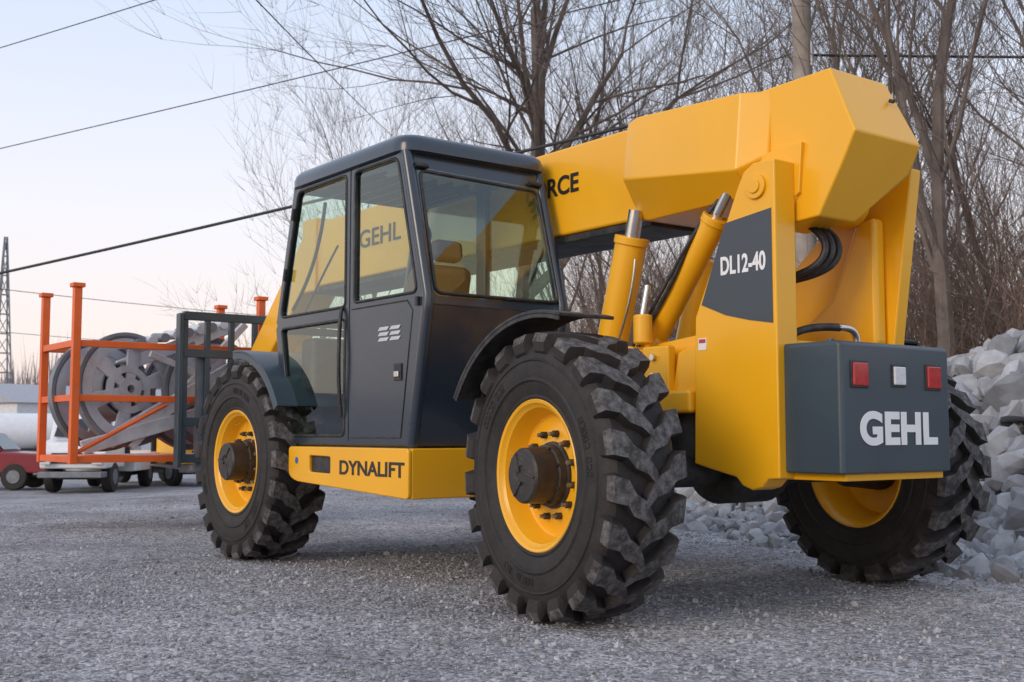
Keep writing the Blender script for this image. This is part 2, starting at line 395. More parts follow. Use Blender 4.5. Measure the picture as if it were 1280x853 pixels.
# ---- cab
XL=-.05; XR=.99
so=[(1.32,.80),(2.88,.80),(3.06,1.62),(2.80,2.56),(1.42,2.56),(1.17,1.60)]
so_r=rounded(so,[.03,.05,.12,.10,.08,.12])
h_front_up=rounded([(2.085,1.665),(2.985,1.665),(2.745,2.50),(2.085,2.50)],[.04,.06,.05,.04])
h_front_lo=rounded([(2.085,.86),(2.815,.86),(2.965,1.585),(2.085,1.585)],.04)
h_rear=rounded([(1.255,1.68),(1.975,1.68),(1.975,2.50),(1.475,2.50)],[.05,.04,.04,.06])
neg=lambda L:[(-y,z) for y,z in L]
plate("cab_side_left",neg(so_r),[neg(h_front_up),neg(h_front_lo),neg(h_rear)],MX(XL+.02,0,0),.045,CABP,T,.010)
plate("cab_side_right",neg(so_r),[neg(h_front_up),neg(h_front_lo),neg(h_rear)],MX(XR-.02,0,0),.045,CABP,T,.010)
for xx in (XL+.012,XR-.012):
    for nm,h in (("a",h_front_up),("b",h_front_lo),("c",h_rear)):
        plate("side_glass_"+nm,neg(h),[],MX(xx,0,0),0,GLASS,T,0)
def seal(name,h,x):
    tube(name,[(x,y,z) for y,z in h]+[(x,h[0][0],h[0][1])],.010,BLACK,T,False,1)
for h in (h_front_up,h_front_lo,h_rear): seal("window_seal",h,XL-.002)
box("door_gap",XL-.006,XL+.002,2.028,2.034,.83,2.53,BLACK,T,.001)
tube("door_seam",[(XL-.003,y,z) for y,z in [(2.0,.85),(1.42,.85),(1.30,1.58),(1.36,1.64),(2.0,1.64)]],.005,BLACK,T,False,1)
tube("door_grab_rail",[(XL-.01,2.11,1.66),(XL-.05,2.09,1.60),(XL-.05,2.09,1.05),(XL-.01,2.10,.98)],.012,BLACK,T)
box("door_handle_plate",XL-.012,XL,1.41,1.49,1.18,1.28,BLACK,T,.004)
box("door_handle",XL-.022,XL-.010,1.425,1.475,1.20,1.235,STEEL,T,.004)
for r_ in range(3):
    for c_ in range(2):
        plate("louvre",[(0,0),(.105,0),(.128,.020),(.024,.020)],[],MX(XL-.005,1.68-c_*.130,1.42+r_*.032),.004,ALU,T,0)
for z in (2.35,1.95): cyl("door_hinge",(XL-.02,2.985-(z-1.66)*.28,z-.04),(XL-.02,2.985-(z-1.66)*.28-.02,z+.04),.014,BLACK,T,seg=12)
cyl("rear_hinge",(XL-.012,1.24,1.60),(XL-.012,1.24,1.65),.014,BLACK,T,seg=12)
o0=Vector((0,1.165,1.60)); o1=Vector((0,1.415,2.56)); ln=(o1-o0).length
MR=frame((XL,1.168,1.60),(1,0,0),(0,o1.y-o0.y,o1.z-o0.z))
W=XR-XL
ro=rounded([(0,0),(W,0),(W,ln),(0,ln)],.02)
rh=rounded([(.075,.075),(W-.06,.075),(W-.075,ln-.17),(.085,ln-.15)],.05)
plate("cab_rear_upper",ro,[rh],MR@Matrix.Translation((0,0,-.02)),.045,CABP,T,.010)
plate("rear_glass",rounded([(.055,.055),(W-.04,.055),(W-.055,ln-.15),(.065,ln-.13)],.05),[],MR@Matrix.Translation((0,0,.006)),0,GLASS,T,0)
def loc(M,u,v,w): return tuple(M@Vector((u,v,w)))
tube("rear_glass_seal",[loc(MR,u,v,.006) for u,v in rh+[rh[0]]],.011,BLACK,T,False,1)
for u in (.09,W-.10):
    cyl("rear_glass_hinge",loc(MR,u-.04,ln-.125,.02),loc(MR,u+.05,ln-.125,.02),.014,BLACK,T,seg=12)
prism("cab_rear_lower",[(1.168,1.61),(1.32,.80),(1.37,.80),(1.215,1.61)],'X',XL+.003,XR-.003,CABP,T,.006)
for x in (XL+.028,XR-.028):
    tube("cab_corner_post",[(x,1.345,.80),(x,1.195,1.56),(x,1.185,1.66),(x,1.43,2.54)],.036,CABP,T,False,4)
rp=[(-.075,1.36),(1.015,1.36),(1.015,2.86),(-.075,2.86)]
rr=rounded(rp,.14,7)
cx,cy=.47,2.11
def ring(s,z,dy=0): return [(cx+(x-cx)*s,cy+(y-cy)*s+dy,z) for x,y in rr]
loft("cab_roof",[ring(.97,2.52),ring(1.0,2.532),ring(1.0,2.575),ring(.985,2.608),ring(.95,2.632),ring(.88,2.645)],CABP,T,.0)
fo0=Vector((0,3.05,1.62)); fo1=Vector((0,2.80,2.56)); fl=(fo1-fo0).length
MF=frame((XL,3.045,1.62),(1,0,0),(0,fo1.y-fo0.y,fo1.z-fo0.z))
plate("cab_front_upper",rounded([(0,0),(W,0),(W,fl),(0,fl)],.02),[rounded([(.06,.05),(W-.06,.05),(W-.06,fl-.06),(.06,fl-.06)],.04)],MF,.04,CABP,T,.008)
plate("windshield",[(.05,.04),(W-.05,.04),(W-.05,fl-.05),(.05,fl-.05)],[],MF@Matrix.Translation((0,0,-.004)),0,GLASS,T,0)
ML=frame((XL,2.88,.80),(1,0,0),(0,.17,.81)); ll=math.hypot(.17,.81)
plate("cab_front_lower",rounded([(0,0),(W,0),(W,ll),(0,ll)],.02),[rounded([(.06,.28),(W-.06,.28),(W-.06,ll-.05),(.06,ll-.05)],.04)],ML,.04,CABP,T,.008)
plate("lower_windshield",[(.05,.27),(W-.05,.27),(W-.05,ll-.04),(.05,ll-.04)],[],ML,0,GLASS,T,0)
box("cab_floor",XL+.02,XR-.02,1.34,2.88,.78,.83,BLACK,T)
for k in range(6):
    x=.16+k*.13
    box("roof_guard_bar",x,x+.03,2.0,2.75,2.49,2.515,BLACK,T,.003)
def rbox(name,x0,x1,y0,y1,z0,z1,m,b): return box(name,x0,x1,y0,y1,z0,z1,m,T,b)
rbox("seat_base",.22,.70,1.75,2.20,1.22,1.36,SEAT,.05)
prism("seat_back",[(1.82,1.32),(1.70,1.40),(1.60,1.90),(1.70,1.93),(1.80,1.85),(1.90,1.42)],'X',.20,.60,SEAT,T,.07)
rbox("seat_headrest",.29,.51,1.58,1.68,1.93,2.07,SEAT,.045)
rbox("seat_pedestal",.26,.66,1.8,2.15,.83,1.22,BLACK,.02)
rbox("side_console",.74,.93,1.6,2.7,.83,1.42,BLACK,.03)
rbox("dashboard",.05,.93,2.70,2.90,1.15,1.52,BLACK,.04)
cyl("steering_column",(.46,2.75,1.30),(.46,2.50,1.62),.035,BLACK,T)
bpy.ops.mesh.primitive_torus_add(location=(.46,2.48,1.64),rotation=(R(38),0,0),major_radius=.19,minor_radius=.014,major_segments=40,minor_segments=8)
sw=bpy.context.object; sw.name="steering_wheel"; sw.data.materials.append(BLACK); sw.parent=T
for a in (0,120,240):
    aa=R(a+90); p=Vector((.19*math.cos(aa),.19*math.sin(aa),0)); p.rotate(Matrix.Rotation(R(38),3,'X'))
    cyl("steering_spoke",(.46,2.48,1.64),tuple(Vector((.46,2.48,1.64))+p),.009,BLACK,T,seg=8)
cyl("joystick",(.82,2.2,1.42),(.80,2.18,1.60),.015,BLACK,T,r2=.02,seg=12)
bpy.ops.mesh.primitive_torus_add(location=(.13,1.50,2.08),rotation=(R(75),0,R(10)),major_radius=.075,minor_radius=.008)
fo=bpy.context.object; fo.name="cab_fan_guard"; fo.data.materials.append(BLACK); fo.parent=T
cyl("cab_fan_motor",(.13,1.48,2.08),(.13,1.56,2.08),.03,BLACK,T,seg=16)
for k in range(5):
    a=2*math.pi*k/5; cyl("cab_fan_blade",(.13,1.50,2.08),(.13+.07*math.cos(a),1.50,2.08+.07*math.sin(a)),.008,BLACK,T,seg=6)
cyl("cab_fan_stem",(.13,1.52,2.0),(.10,1.45,1.66),.01,BLACK,T,seg=8)
tube("wiper_arm",[(.15,3.08,1.66),(.25,3.0,1.95),(.35,2.92,2.2)],.008,BLACK,T)
rbox("dash_panel",.60,.90,2.72,2.80,1.52,1.72,BLACK,.02)
tube("cab_inner_rail",[(.02,2.95,1.72),(.06,2.8,1.9),(.05,2.62,2.1),(.02,2.5,2.4)],.012,BLACK,T)

# ---- fenders
def fender(name,cy_,a0,a1,x0,x1,m,rad=.765,lip=.05):
    n=22; outer=[];inner=[]
    for k in range(n+1):
        a=R(a0+(a1-a0)*k/n); outer.append((cy_+(rad+.018)*math.cos(a),.70+(rad+.018)*math.sin(a))); inner.append((cy_+rad*math.cos(a),.70+rad*math.sin(a)))
    prism(name,outer+inner[::-1],'X',x0,x1,m,T,.005)
    inner2=[(cy_+(rad-lip)*math.cos(R(a0+(a1-a0)*k/n)),.70+(rad-lip)*math.sin(R(a0+(a1-a0)*k/n))) for k in range(n+1)]
    xe = x0 if x0<1 else x1-.012
    prism(name+"_lip",[(y,z) for y,z in inner]+inner2[::-1],'X',xe+.001,xe+.011,m,T,.003)
fender("fender_rear_left",0,28,105,-.205,.14,BLACK,rad=.742,lip=.02)
fender("fender_front_left",WB,86,152,-.19,.38,SLATE,rad=.742,lip=.045)
fender("fender_rear_right",0,28,105,2.29,TR+.205,BLACK,rad=.742,lip=.02)
fender("fender_front_right",WB,86,152,2.05,TR+.19,SLATE,rad=.742,lip=.045)
box("fender_stay",-.05,.30,.62,.70,1.06,1.10,BLACK,T)
prism("engine_hood",[(.80,.72),(2.70,.72),(2.70,1.20),(2.30,1.42),(.95,1.50),(.80,1.44)],'X',1.75,2.40,SLATE,T,.05)
cyl("exhaust_stack",(2.0,.95,1.45),(2.0,.95,1.62),.045,BLACK,T)
# ---- fork carriage
CY=6.15
for z in (1.97,1.62,.98,.64): box("carriage_bar",.50,2.0,CY-.03,CY+.03,z-.04,z+.04,SLATE,T,.006)
for x in (.52,.74,.98,1.22,1.46,1.70,1.96): box("carriage_upright",x-.025,x+.025,CY-.025,CY+.025,.68,1.93,SLATE,T,.005)
box("carriage_plate",1.0,1.55,CY-.16,CY-.03,.75,1.55,SLATE,T,.02)
cyl("carriage_tilt_cylinder",(1.27,5.2,1.55),(1.27,5.98,1.30),.06,YEL,T)
for x in (.72,1.75):
    box("fork_shank",x-.06,x+.06,CY+.03,CY+.09,.52,1.60,DKST,T,.008)
    prism("fork_tine",[(CY+.09,.52),(CY+1.25,.545),(CY+1.25,.56),(CY+.09,.58)],'X',x-.06,x+.06,DKST,T,.004)
box("carriage_side_plate",.45,.495,CY-.05,CY+.05,.56,1.99,SLATE,T,.01)

# ============================================================ cage + load
CG = empty("orange_cage")
x0,x1,y0,y1=-.42,1.36,6.32,7.30
for x in (x0,x1):
    for y in (y0,y1):
        box("post",x-.035,x+.035,y-.035,y+.035,.60,2.18,ORG,CG,.006)
        box("post_cap",x-.055,x+.055,y-.055,y+.055,2.181,2.22,ORG,CG,.006)
for z in (.64,1.19,1.68):
    for y in (y0,y1): box("rail_long",x0+.036,x1-.036,y-.025,y+.025,z-.03,z+.03,ORG,CG,.005)
    for x in (x0,x1): box("rail_short",x-.025,x+.025,y0+.036,y1-.036,z-.03,z+.03,ORG,CG,.005)
for x in (.02,.5,.95): box("floor_bar",x-.04,x+.04,y0+.026,y1-.026,.61,.66,ORG,CG,.005)
box("floor_sheet",x0+.03,x1-.03,y0+.03,y1-.03,.661,.668,ORG,CG,0)
tube("brace",[(x0+.03,y0,.70),(.42,y0,1.14)],.02,ORG,CG,False)

def reel(x,y,z,rad,rz,rx):
    e=empty("cable_reel",(x,y,z)); e.rotation_euler=(rx,0,rz)
    def ringmesh(nm,prof,m):
        v=[];f=[];seg=64;n=len(prof)
        for i in range(seg):
            a=2*math.pi*i/seg
            for yy,r in prof: v.append((r*math.cos(a),yy,r*math.sin(a)))
        for i in range(seg):
            j=(i+1)%seg
            for k in range(n): f.append((i*n+k,i*n+(k+1)%n,j*n+(k+1)%n,j*n+k))
        mobj(nm,v,f,m,e,0)
    for yy in (-.22,.22):
        ringmesh("flange_rim",[(yy-.035,rad),(yy+.035,rad),(yy+.035,rad-.03),(yy+.012,rad-.06),(yy-.012,rad-.06),(yy-.035,rad-.03)],DKST)
        ringmesh("flange_web",[(yy-.020,rad-.055),(yy+.020,rad-.055),(yy+.02,rad-.15),(yy-.02,rad-.15)],GALV)
        ringmesh("flange_inner",[(yy-.02,rad*.42),(yy+.02,rad*.42),(yy+.02,rad*.30),(yy-.02,rad*.30)],GALV)
        ringmesh("hub",[(yy-.05,.11),(yy+.05,.11),(yy+.05,.04),(yy-.05,.04)],GALV)
        for k in range(6):
            a=2*math.pi*k/6+.3; ca,sa=math.cos(a),math.sin(a)
            v=[]
            for rr_,ww in ((.09,.045),(rad-.10,.085)):
                for yo in (-.015,.015):
                    for s_ in (-1,1): v.append((rr_*ca-s_*ww*sa,yy+yo,rr_*sa+s_*ww*ca))
            mobj("spoke",v,[(0,1,3,2),(4,5,7,6),(0,1,5,4),(2,3,7,6),(0,2,6,4),(1,3,7,5)],GALV,e,.005)
    ringmesh("drum",[(-.2,rad*.5),(.2,rad*.5),(.2,rad*.47),(-.2,rad*.47)],DKST)
reel(.10,6.80,1.26,.54,R(14),R(-6)); reel(.98,6.85,1.26,.54,R(8),R(-4))
BE = empty("aluminium_beam_frame")
def beam(nm,p0,p1,w,h,m=ALU):
    p0=Vector(p0);p1=Vector(p1);d=(p1-p0)
    o=box(nm,0,d.length,-w/2,w/2,-h/2,h/2,m,None,.008)
    o.matrix_world=frame(p0,d,(0,1,0)); o.parent=BE; return o
beam("beam_low",(-.05,6.50,.80),(1.2,6.42,1.55),.06,.15)
beam("beam_low_b",(-.30,6.46,.74),(1.0,6.40,1.12),.06,.13)
beam("beam_mid",(.15,6.48,.74),(1.25,6.44,1.95),.06,.07)
beam("beam_high",(.1,6.7,1.50),(1.30,6.6,1.98),.08,.12)
beam("beam_top",(.45,6.9,1.78),(1.34,6.75,2.02),.10,.08)
beam("beam_cross",(.3,6.45,1.62),(1.3,6.47,1.25),.05,.06)
for k in range(9):
    t=k/8; x=.25+t*.95; cyl("roller",(x,6.55,1.72+t*.26),(x,6.85,1.74+t*.26),.045,ALU if k%2 else DKST,BE,seg=14)

# ============================================================ GROUND
def axis_coords():
    c=[0]; s=.16
    while c[-1]<900:
        c.append(c[-1]+s)
        if c[-1]>9: s*=1.06
    return c
ac=axis_coords(); gx=[1-v for v in reversed(ac[1:])]+[1+v for v in ac]; gy=gx
rng=np.random.default_rng(5)
from mathutils import noise
def gn(x,y):
    return .022*noise.noise((x*.9,y*.9,0))+.016*noise.noise((x*3.1,y*3.1,5))-.010
gv=[];gf=[];nx=len(gx)
for j,y in enumerate(gy):
    for i,x in enumerate(gx):
        z=gz(x,y)
        if abs(x)+abs(y)<60: z+=gn(x,y)
        gv.append((x,y,z))
for j in range(nx-1):
    for i in range(nx-1):
        a=j*nx+i; gf.append((a,a+1,a+nx+1,a+nx))
def gravelmat():
    m,nt,b=newmat("gravel"); tc=nt.nodes.new("ShaderNodeTexCoord")
    def N(t): return nt.nodes.new(t)
    L=nt.links.new
    v=N("ShaderNodeTexVoronoi"); v.inputs["Scale"].default_value=48; L(tc.outputs["Object"],v.inputs["Vector"])
    v2=N("ShaderNodeTexVoronoi"); v2.inputs["Scale"].default_value=115; L(tc.outputs["Object"],v2.inputs["Vector"])
    n1=N("ShaderNodeTexNoise"); n1.inputs["Scale"].default_value=.6; n1.inputs["Detail"].default_value=9; n1.inputs["Roughness"].default_value=.7; L(tc.outputs["Object"],n1.inputs["Vector"])
    n2=N("ShaderNodeTexNoise"); n2.inputs["Scale"].default_value=11; n2.inputs["Detail"].default_value=8; n2.inputs["Roughness"].default_value=.75; L(tc.outputs["Object"],n2.inputs["Vector"])
    r1=N("ShaderNodeValToRGB"); r1.color_ramp.elements[0].position=.36; r1.color_ramp.elements[1].position=.66
    r1.color_ramp.elements[0].color=(.235,.230,.240,1); r1.color_ramp.elements[1].color=(.47,.465,.48,1); L(n1.outputs["Fac"],r1.inputs["Fac"])
    sep=N("ShaderNodeSeparateColor"); L(v.outputs["Color"],sep.inputs[0])
    mr=N("ShaderNodeMapRange"); mr.inputs["To Min"].default_value=.55; mr.inputs["To Max"].default_value=1.45; L(sep.outputs[0],mr.inputs["Value"])
    sep2=N("ShaderNodeSeparateColor"); L(v2.outputs["Color"],sep2.inputs[0])
    mr2=N("ShaderNodeMapRange"); mr2.inputs["To Min"].default_value=.65; mr2.inputs["To Max"].default_value=1.35; L(sep2.outputs[0],mr2.inputs["Value"])
    mm=N("ShaderNodeMath"); mm.operation='MULTIPLY'; L(mr.outputs[0],mm.inputs[0]); L(mr2.outputs[0],mm.inputs[1])
    mr3=N("ShaderNodeMapRange"); mr3.inputs["From Min"].default_value=.32; mr3.inputs["From Max"].default_value=.68; mr3.inputs["To Min"].default_value=.68; mr3.inputs["To Max"].default_value=1.25; L(n2.outputs["Fac"],mr3.inputs["Value"])
    m2=N("ShaderNodeMath"); m2.operation='MULTIPLY'; L(mm.outputs[0],m2.inputs[0]); L(mr3.outputs[0],m2.inputs[1])
    vm=N("ShaderNodeVectorMath"); vm.operation='SCALE'; L(r1.outputs["Color"],vm.inputs[0]); L(m2.outputs[0],vm.inputs["Scale"])
    L(vm.outputs[0],b.inputs["Base Color"]); b.inputs["Roughness"].default_value=.95; b.inputs["Specular IOR Level"].default_value=.2
    b1=N("ShaderNodeBump"); b1.inputs["Strength"].default_value=.9; b1.inputs["Distance"].default_value=.016; L(v.outputs["Distance"],b1.inputs["Height"]); b1.invert=True
    b2=N("ShaderNodeBump"); b2.inputs["Strength"].default_value=.8; b2.inputs["Distance"].default_value=.016; L(n2.outputs["Fac"],b2.inputs["Height"]); L(b1.outputs[0],b2.inputs["Normal"])
    L(b2.outputs[0],b.inputs["Normal"])
    return m
GRAV=gravelmat()
mobj("ground",gv,gf,GRAV,None,0,angle=180)

def ico(sub):
    bm=bmesh.new(); bmesh.ops.create_icosphere(bm,subdivisions=sub,radius=1)
    v=np.array([x.co[:] for x in bm.verts]); f=np.array([[q.index for q in p.verts] for p in bm.faces]); bm.free(); return v,f
def stones(name,pos,size,m,sub=1,seed=1,jit=.28,parent=None,flat=(.45,1.0),boxy=0.0):
    rg=np.random.default_rng(seed); V,F=ico(sub); N=len(pos)
    if boxy>0:
        V=V/np.maximum(np.abs(V).max(axis=1,keepdims=True),1e-6)*boxy+V*(1-boxy)
    def rot(N):
        q=rg.normal(size=(N,4)); q/=np.linalg.norm(q,axis=1)[:,None]
        w,x,y,z=q.T
        return np.stack([1-2*(y*y+z*z),2*(x*y-z*w),2*(x*z+y*w),2*(x*y+z*w),1-2*(x*x+z*z),2*(y*z-x*w),2*(x*z-y*w),2*(y*z+x*w),1-2*(x*x+y*y)],axis=1).reshape(N,3,3)
    vv=np.einsum('nij,vj->nvi',rot(N),V)
    for _ in range(4 if boxy>0 else 0):
        nrm=rg.normal(size=(N,3)); nrm/=np.linalg.norm(nrm,axis=1)[:,None]
        dd=rg.uniform(.35,.75,N)
        ex=np.einsum('nvi,ni->nv',vv,nrm)-dd[:,None]; ex=np.maximum(ex,0)
        vv=vv-ex[...,None]*nrm[:,None,:]
    vv=vv*(1+rg.uniform(-jit,jit,size=(N,len(V),1)))
    sc=np.stack([np.ones(N),rg.uniform(.6,1,N),rg.uniform(flat[0],flat[1],N)],axis=1)
    vv=vv*sc[:,None,:]; vv=np.einsum('nij,nvj->nvi',rot(N),vv)*size[:,None,None]+pos[:,None,:]
    me=bpy.data.meshes.new(name); nv=N*len(V); nf=N*len(F)
    me.vertices.add(nv); me.vertices.foreach_set("co",vv.reshape(-1))
    ff=(F[None]+ (np.arange(N)*len(V))[:,None,None]).reshape(-1)
    me.loops.add(nf*3); me.loops.foreach_set("vertex_index",ff.astype(np.int32))
    me.polygons.add(nf); me.polygons.foreach_set("loop_start",np.arange(nf,dtype=np.int32)*3); me.polygons.foreach_set("loop_total",np.full(nf,3,dtype=np.int32))
    me.polygons.foreach_set("use_smooth",np.zeros(nf,dtype=bool))
    me.update(); me.validate(); me.materials.append(m)
    o=bpy.data.objects.new(name,me); COL.objects.link(o)
    if parent: o.parent=parent
    return o
def stonemat(name,c0,c1,scale):
    m,nt,b=newmat(name); g=nt.nodes.new("ShaderNodeNewGeometry")
    r=nt.nodes.new("ShaderNodeValToRGB"); r.color_ramp.elements[0].color=c0+(1,); r.color_ramp.elements[1].color=c1+(1,)
    nt.links.new(g.outputs["Random Per Island"],r.inputs["Fac"])
    tc=nt.nodes.new("ShaderNodeTexCoord"); n=nt.nodes.new("ShaderNodeTexNoise"); n.inputs["Scale"].default_value=scale; n.inputs["Detail"].default_value=8; nt.links.new(tc.outputs["Object"],n.inputs["Vector"])
    mr=nt.nodes.new("ShaderNodeMapRange"); mr.inputs["To Min"].default_value=.6; mr.inputs["To Max"].default_value=1.4; nt.links.new(n.outputs["Fac"],mr.inputs["Value"])
    vm=nt.nodes.new("ShaderNodeVectorMath"); vm.operation='SCALE'; nt.links.new(r.outputs["Color"],vm.inputs[0]); nt.links.new(mr.outputs[0],vm.inputs["Scale"])
    nt.links.new(vm.outputs[0],b.inputs["Base Color"]); b.inputs["Roughness"].default_value=.95; b.inputs["Specular IOR Level"].default_value=.2
    bp=nt.nodes.new("ShaderNodeBump"); bp.inputs["Strength"].default_value=.5; bp.inputs["Distance"].default_value=.02; nt.links.new(n.outputs["Fac"],bp.inputs["Height"]); nt.links.new(bp.outputs[0],b.inputs["Normal"])
    return m
PEB=stonemat("pebble_stone",(.19,.185,.195),(.48,.475,.49),60)
ROCK=stonemat("rubble_stone",(.23,.235,.245),(.44,.445,.46),9)
Np=52000
px=rng.uniform(-5,11,Np); py=rng.uniform(-4,12,Np)
px[:34000]=rng.uniform(-3.5,4.5,34000); py[:34000]=rng.uniform(-2.8,3.5,34000)
pz=np.array([gz(a,b)+gn(a,b) for a,b in zip(px,py)])
ps=rng.gamma(1.6,.0024,Np)+.003; ps=np.minimum(ps,.028)
stones("loose_gravel",np.stack([px,py,pz+ps*.1],axis=1),ps,PEB,1,7)

# ---- rubble pile
def edge_x(y): 
    pts=[(-14,1.0),(-6,3.2),(-1,4.15),(.5,4.45),(4.7,6.1),(9,8.2),(16,12)]
    for (ya,xa),(yb,xb) in zip(pts,pts[1:]):
        if y<=yb: t=(y-ya)/(yb-ya); return xa+(xb-xa)*t
    return pts[-1][1]
def ph(x,y):
    d=x-edge_x(y)
    if d<0: return -.15
    hgt=1.80*(1-.72*sm(2.2,6.5,y))*(1-.6*sm(-2,-8,y) if y<-2 else 1)
    n_=noise.noise((x*.5,y*.5,3))*.30+noise.noise((x*1.4,y*1.4,9))*.14
    return -.05+(hgt*(1+n_))*sm(0,2.5,d)*(1-.5*sm(4,8,d))
RP=empty("rubble_pile")
hv=[];hf=[];ys=np.arange(-9,15,.3);us=np.arange(-.3,8.2,.3)
for y in ys:
    for u in us:
        x=edge_x(y)+u; hv.append((x,y,ph(x,y)-.06 if u<7.9 else -.2))
nu=len(us)
for j in range(len(ys)-1):
    for i in range(nu-1): a=j*nu+i; hf.append((a,a+1,a+nu+1,a+nu))
mobj("heap",hv,hf,GRAV,RP,0,angle=180)
N=9000; yy=rng.uniform(-7,14,N); uu=rng.uniform(-.25,1,N)*5.5
xx=np.array([edge_x(y) for y in yy])+uu
s=rng.gamma(2.2,.038,N)+.035; s=np.minimum(s,.30); s[uu<.35]*=.5
zz=np.array([ph(a,b) for a,b in zip(xx,yy)]); zz=np.maximum(zz,-.02)
stones("rocks",np.stack([xx,yy,zz+s*.10],axis=1),s,ROCK,2,11,parent=RP,jit=.03,flat=(.5,.95),boxy=.7)

# ============================================================ TREES
def ringtube(V,F,p0,p1,r0,r1,ns,prev=None):
    d=(p1-p0); 
    if d.length<1e-6: return prev
    d=d.normalized(); u=d.orthogonal().normalized() if abs(d.x)>.9 else d.cross(Vector((1,0,0))).normalized(); w=d.cross(u)
    if prev is None:
        prev=len(V)
        for i in range(ns):
            a=2*math.pi*i/ns; V.append(p0+(u*math.cos(a)+w*math.sin(a))*r0)
    st=len(V)
    for i in range(ns):
        a=2*math.pi*i/ns; V.append(p1+(u*math.cos(a)+w*math.sin(a))*r1)
    for i in range(ns): j=(i+1)%ns; F.append((prev+i,prev+j,st+j,st+i))
    return st
def grow(V,F,rnd,p,d,L,r,lev,maxl,kids,spread,up):
    segs=7 if lev==0 else (5 if lev<3 else 3)
    ns=8 if lev==0 else (5 if lev==1 else (4 if lev==2 else 3))
    prev=None; q=p.copy(); nodes=[]
    for k in range(segs):
        wob=.10 if lev==0 else .22
        d=(d+Vector((rnd.uniform(-wob,wob),rnd.uniform(-wob,wob),rnd.uniform(-wob*.6,wob*.6)+up*(.0 if lev==0 else .10)))).normalized()
        nq=q+d*L/segs; f0=1-k/segs*.62; f1=1-(k+1)/segs*.62
        if lev==maxl: f1=max(.2,1-(k+1)/segs*.8); f0=max(.2,1-k/segs*.8)
        prev=ringtube(V,F,q,nq,r*f0,r*f1,ns,prev); q=nq; nodes.append((q.copy(),d.copy(),r*f1,(k+1)/segs))
    if lev>=maxl: return
    nk=kids[lev]
    for c in range(nk):
        t=rnd.uniform(.30 if lev==0 else .18,1.0)
        if c==0: t=1.0
        idx=min(segs-1,max(0,int(t*segs-.001))); a,dd,rr,_=nodes[idx]
        a=a-dd*(L/segs)*rnd.random() if idx<segs-1 else a
        ax=dd.orthogonal().normalized(); ax.rotate(Matrix.Rotation(rnd.uniform(0,2*math.pi),3,dd))
        ang=rnd.uniform(.45,1.0)*spread*(0.5 if c==0 else 1)
        nd=dd.copy(); nd.rotate(Matrix.Rotation(ang,3,ax)); nd=(nd+Vector((0,0,up*.25))).normalized()
        grow(V,F,rnd,a,nd,L*rnd.uniform(.50,.72)*(1.05-.35*t if lev==0 else 1),max(.0045,min(rr*.75,r*.55)*rnd.uniform(.6,.95)),lev+1,maxl,kids,spread,up)
def treemesh(nm,h,r0,seed,kids,spread=.95,up=.5,maxl=4):
    rnd=random.Random(seed); V=[];F=[]
    grow(V,F,rnd,Vector((0,0,-.2)),Vector((rnd.uniform(-.06,.06),rnd.uniform(-.06,.06),1)).normalized(),h*.62,r0,0,maxl,kids,spread,up)
    me=bpy.data.meshes.new(nm); me.from_pydata([v[:] for v in V],[],F); me.materials.append(BARK); me.update(); return me
big=treemesh("big_tree_mesh",19,.34,4,[11,8,7,6],1.0,.35)
tm=[treemesh("tree_mesh_a",11,.11,11,[8,7,6,4],.85,.6),
    treemesh("tree_mesh_b",12,.12,22,[9,7,5,4],.75,.7),
    treemesh("tree_mesh_c",9,.085,35,[9,7,5,4],.9,.5),
    treemesh("tree_mesh_d",13,.14,48,[8,7,6,4],.8,.5)]
def put(me,x,y,rz,s=1.0,lean=(0,0)):
    o=bpy.data.objects.new("bare_tree",me); o.location=(x,y,gz(x,y)); o.rotation_euler=(lean[0],lean[1],rz); o.scale=(s,s,s); COL.objects.link(o); return o
put(big,14.2,19.0,.6,1.0)
put(tm[3],10.2,4.6,1.0,1.0,(.02,-.05)); put(tm[0],11.4,2.6,2.0,.95); put(tm[1],13.8,7.6,.4,1.0)
put(tm[3],17.0,11.4,4.0,1.05); put(tm[0],18.8,16.0,5.0,1.1); put(tm[1],17.5,19.5,2.6,1.1)
put(tm[3],19.5,23,1.9,1.1); put(tm[0],12.6,22.0,3.0,1.0); put(tm[2],13.3,29.8,3.9,.9); put(tm[1],21,12.5,5.5,1.1)
put(tm[0],16.6,6.3,.1,1.1); put(tm[3],24,26,2.2,1.0); put(tm[2],16.0,14.0,2.7,1.2); put(tm[1],24,14,3.1,1.0)
put(tm[2],12.2,4.2,1.7,1.0)

# ---- brush thicket
def thicket():
    rnd=random.Random(77); V=[];F=[]
    for k in range(560):
        t=rnd.random(); 
        bx=9.6+ t*8 + rnd.uniform(-1,5); by=-3+t*26+rnd.uniform(-2,3)
        base=Vector((bx,by,gz(bx,by)+.4*sm(9,12,bx))); hh=rnd.uniform(1.5,4.2)
        for s_ in range(rnd.randint(3,4)):
            d=Vector((rnd.uniform(-.4,.4),rnd.uniform(-.4,.4),1)).normalized()
            grow(V,F,rnd,base+Vector((rnd.uniform(-.3,.3),rnd.uniform(-.3,.3),0)),d,hh*rnd.uniform(.5,1),.016,2,4,[0,0,6,4],.8,.4)
    me=bpy.data.meshes.new("brush_thicket"); me.from_pydata([v[:] for v in V],[],F); me.materials.append(BRUSHM); me.update()
    o=bpy.data.objects.new("brush_thicket",me); COL.objects.link(o)
thicket()

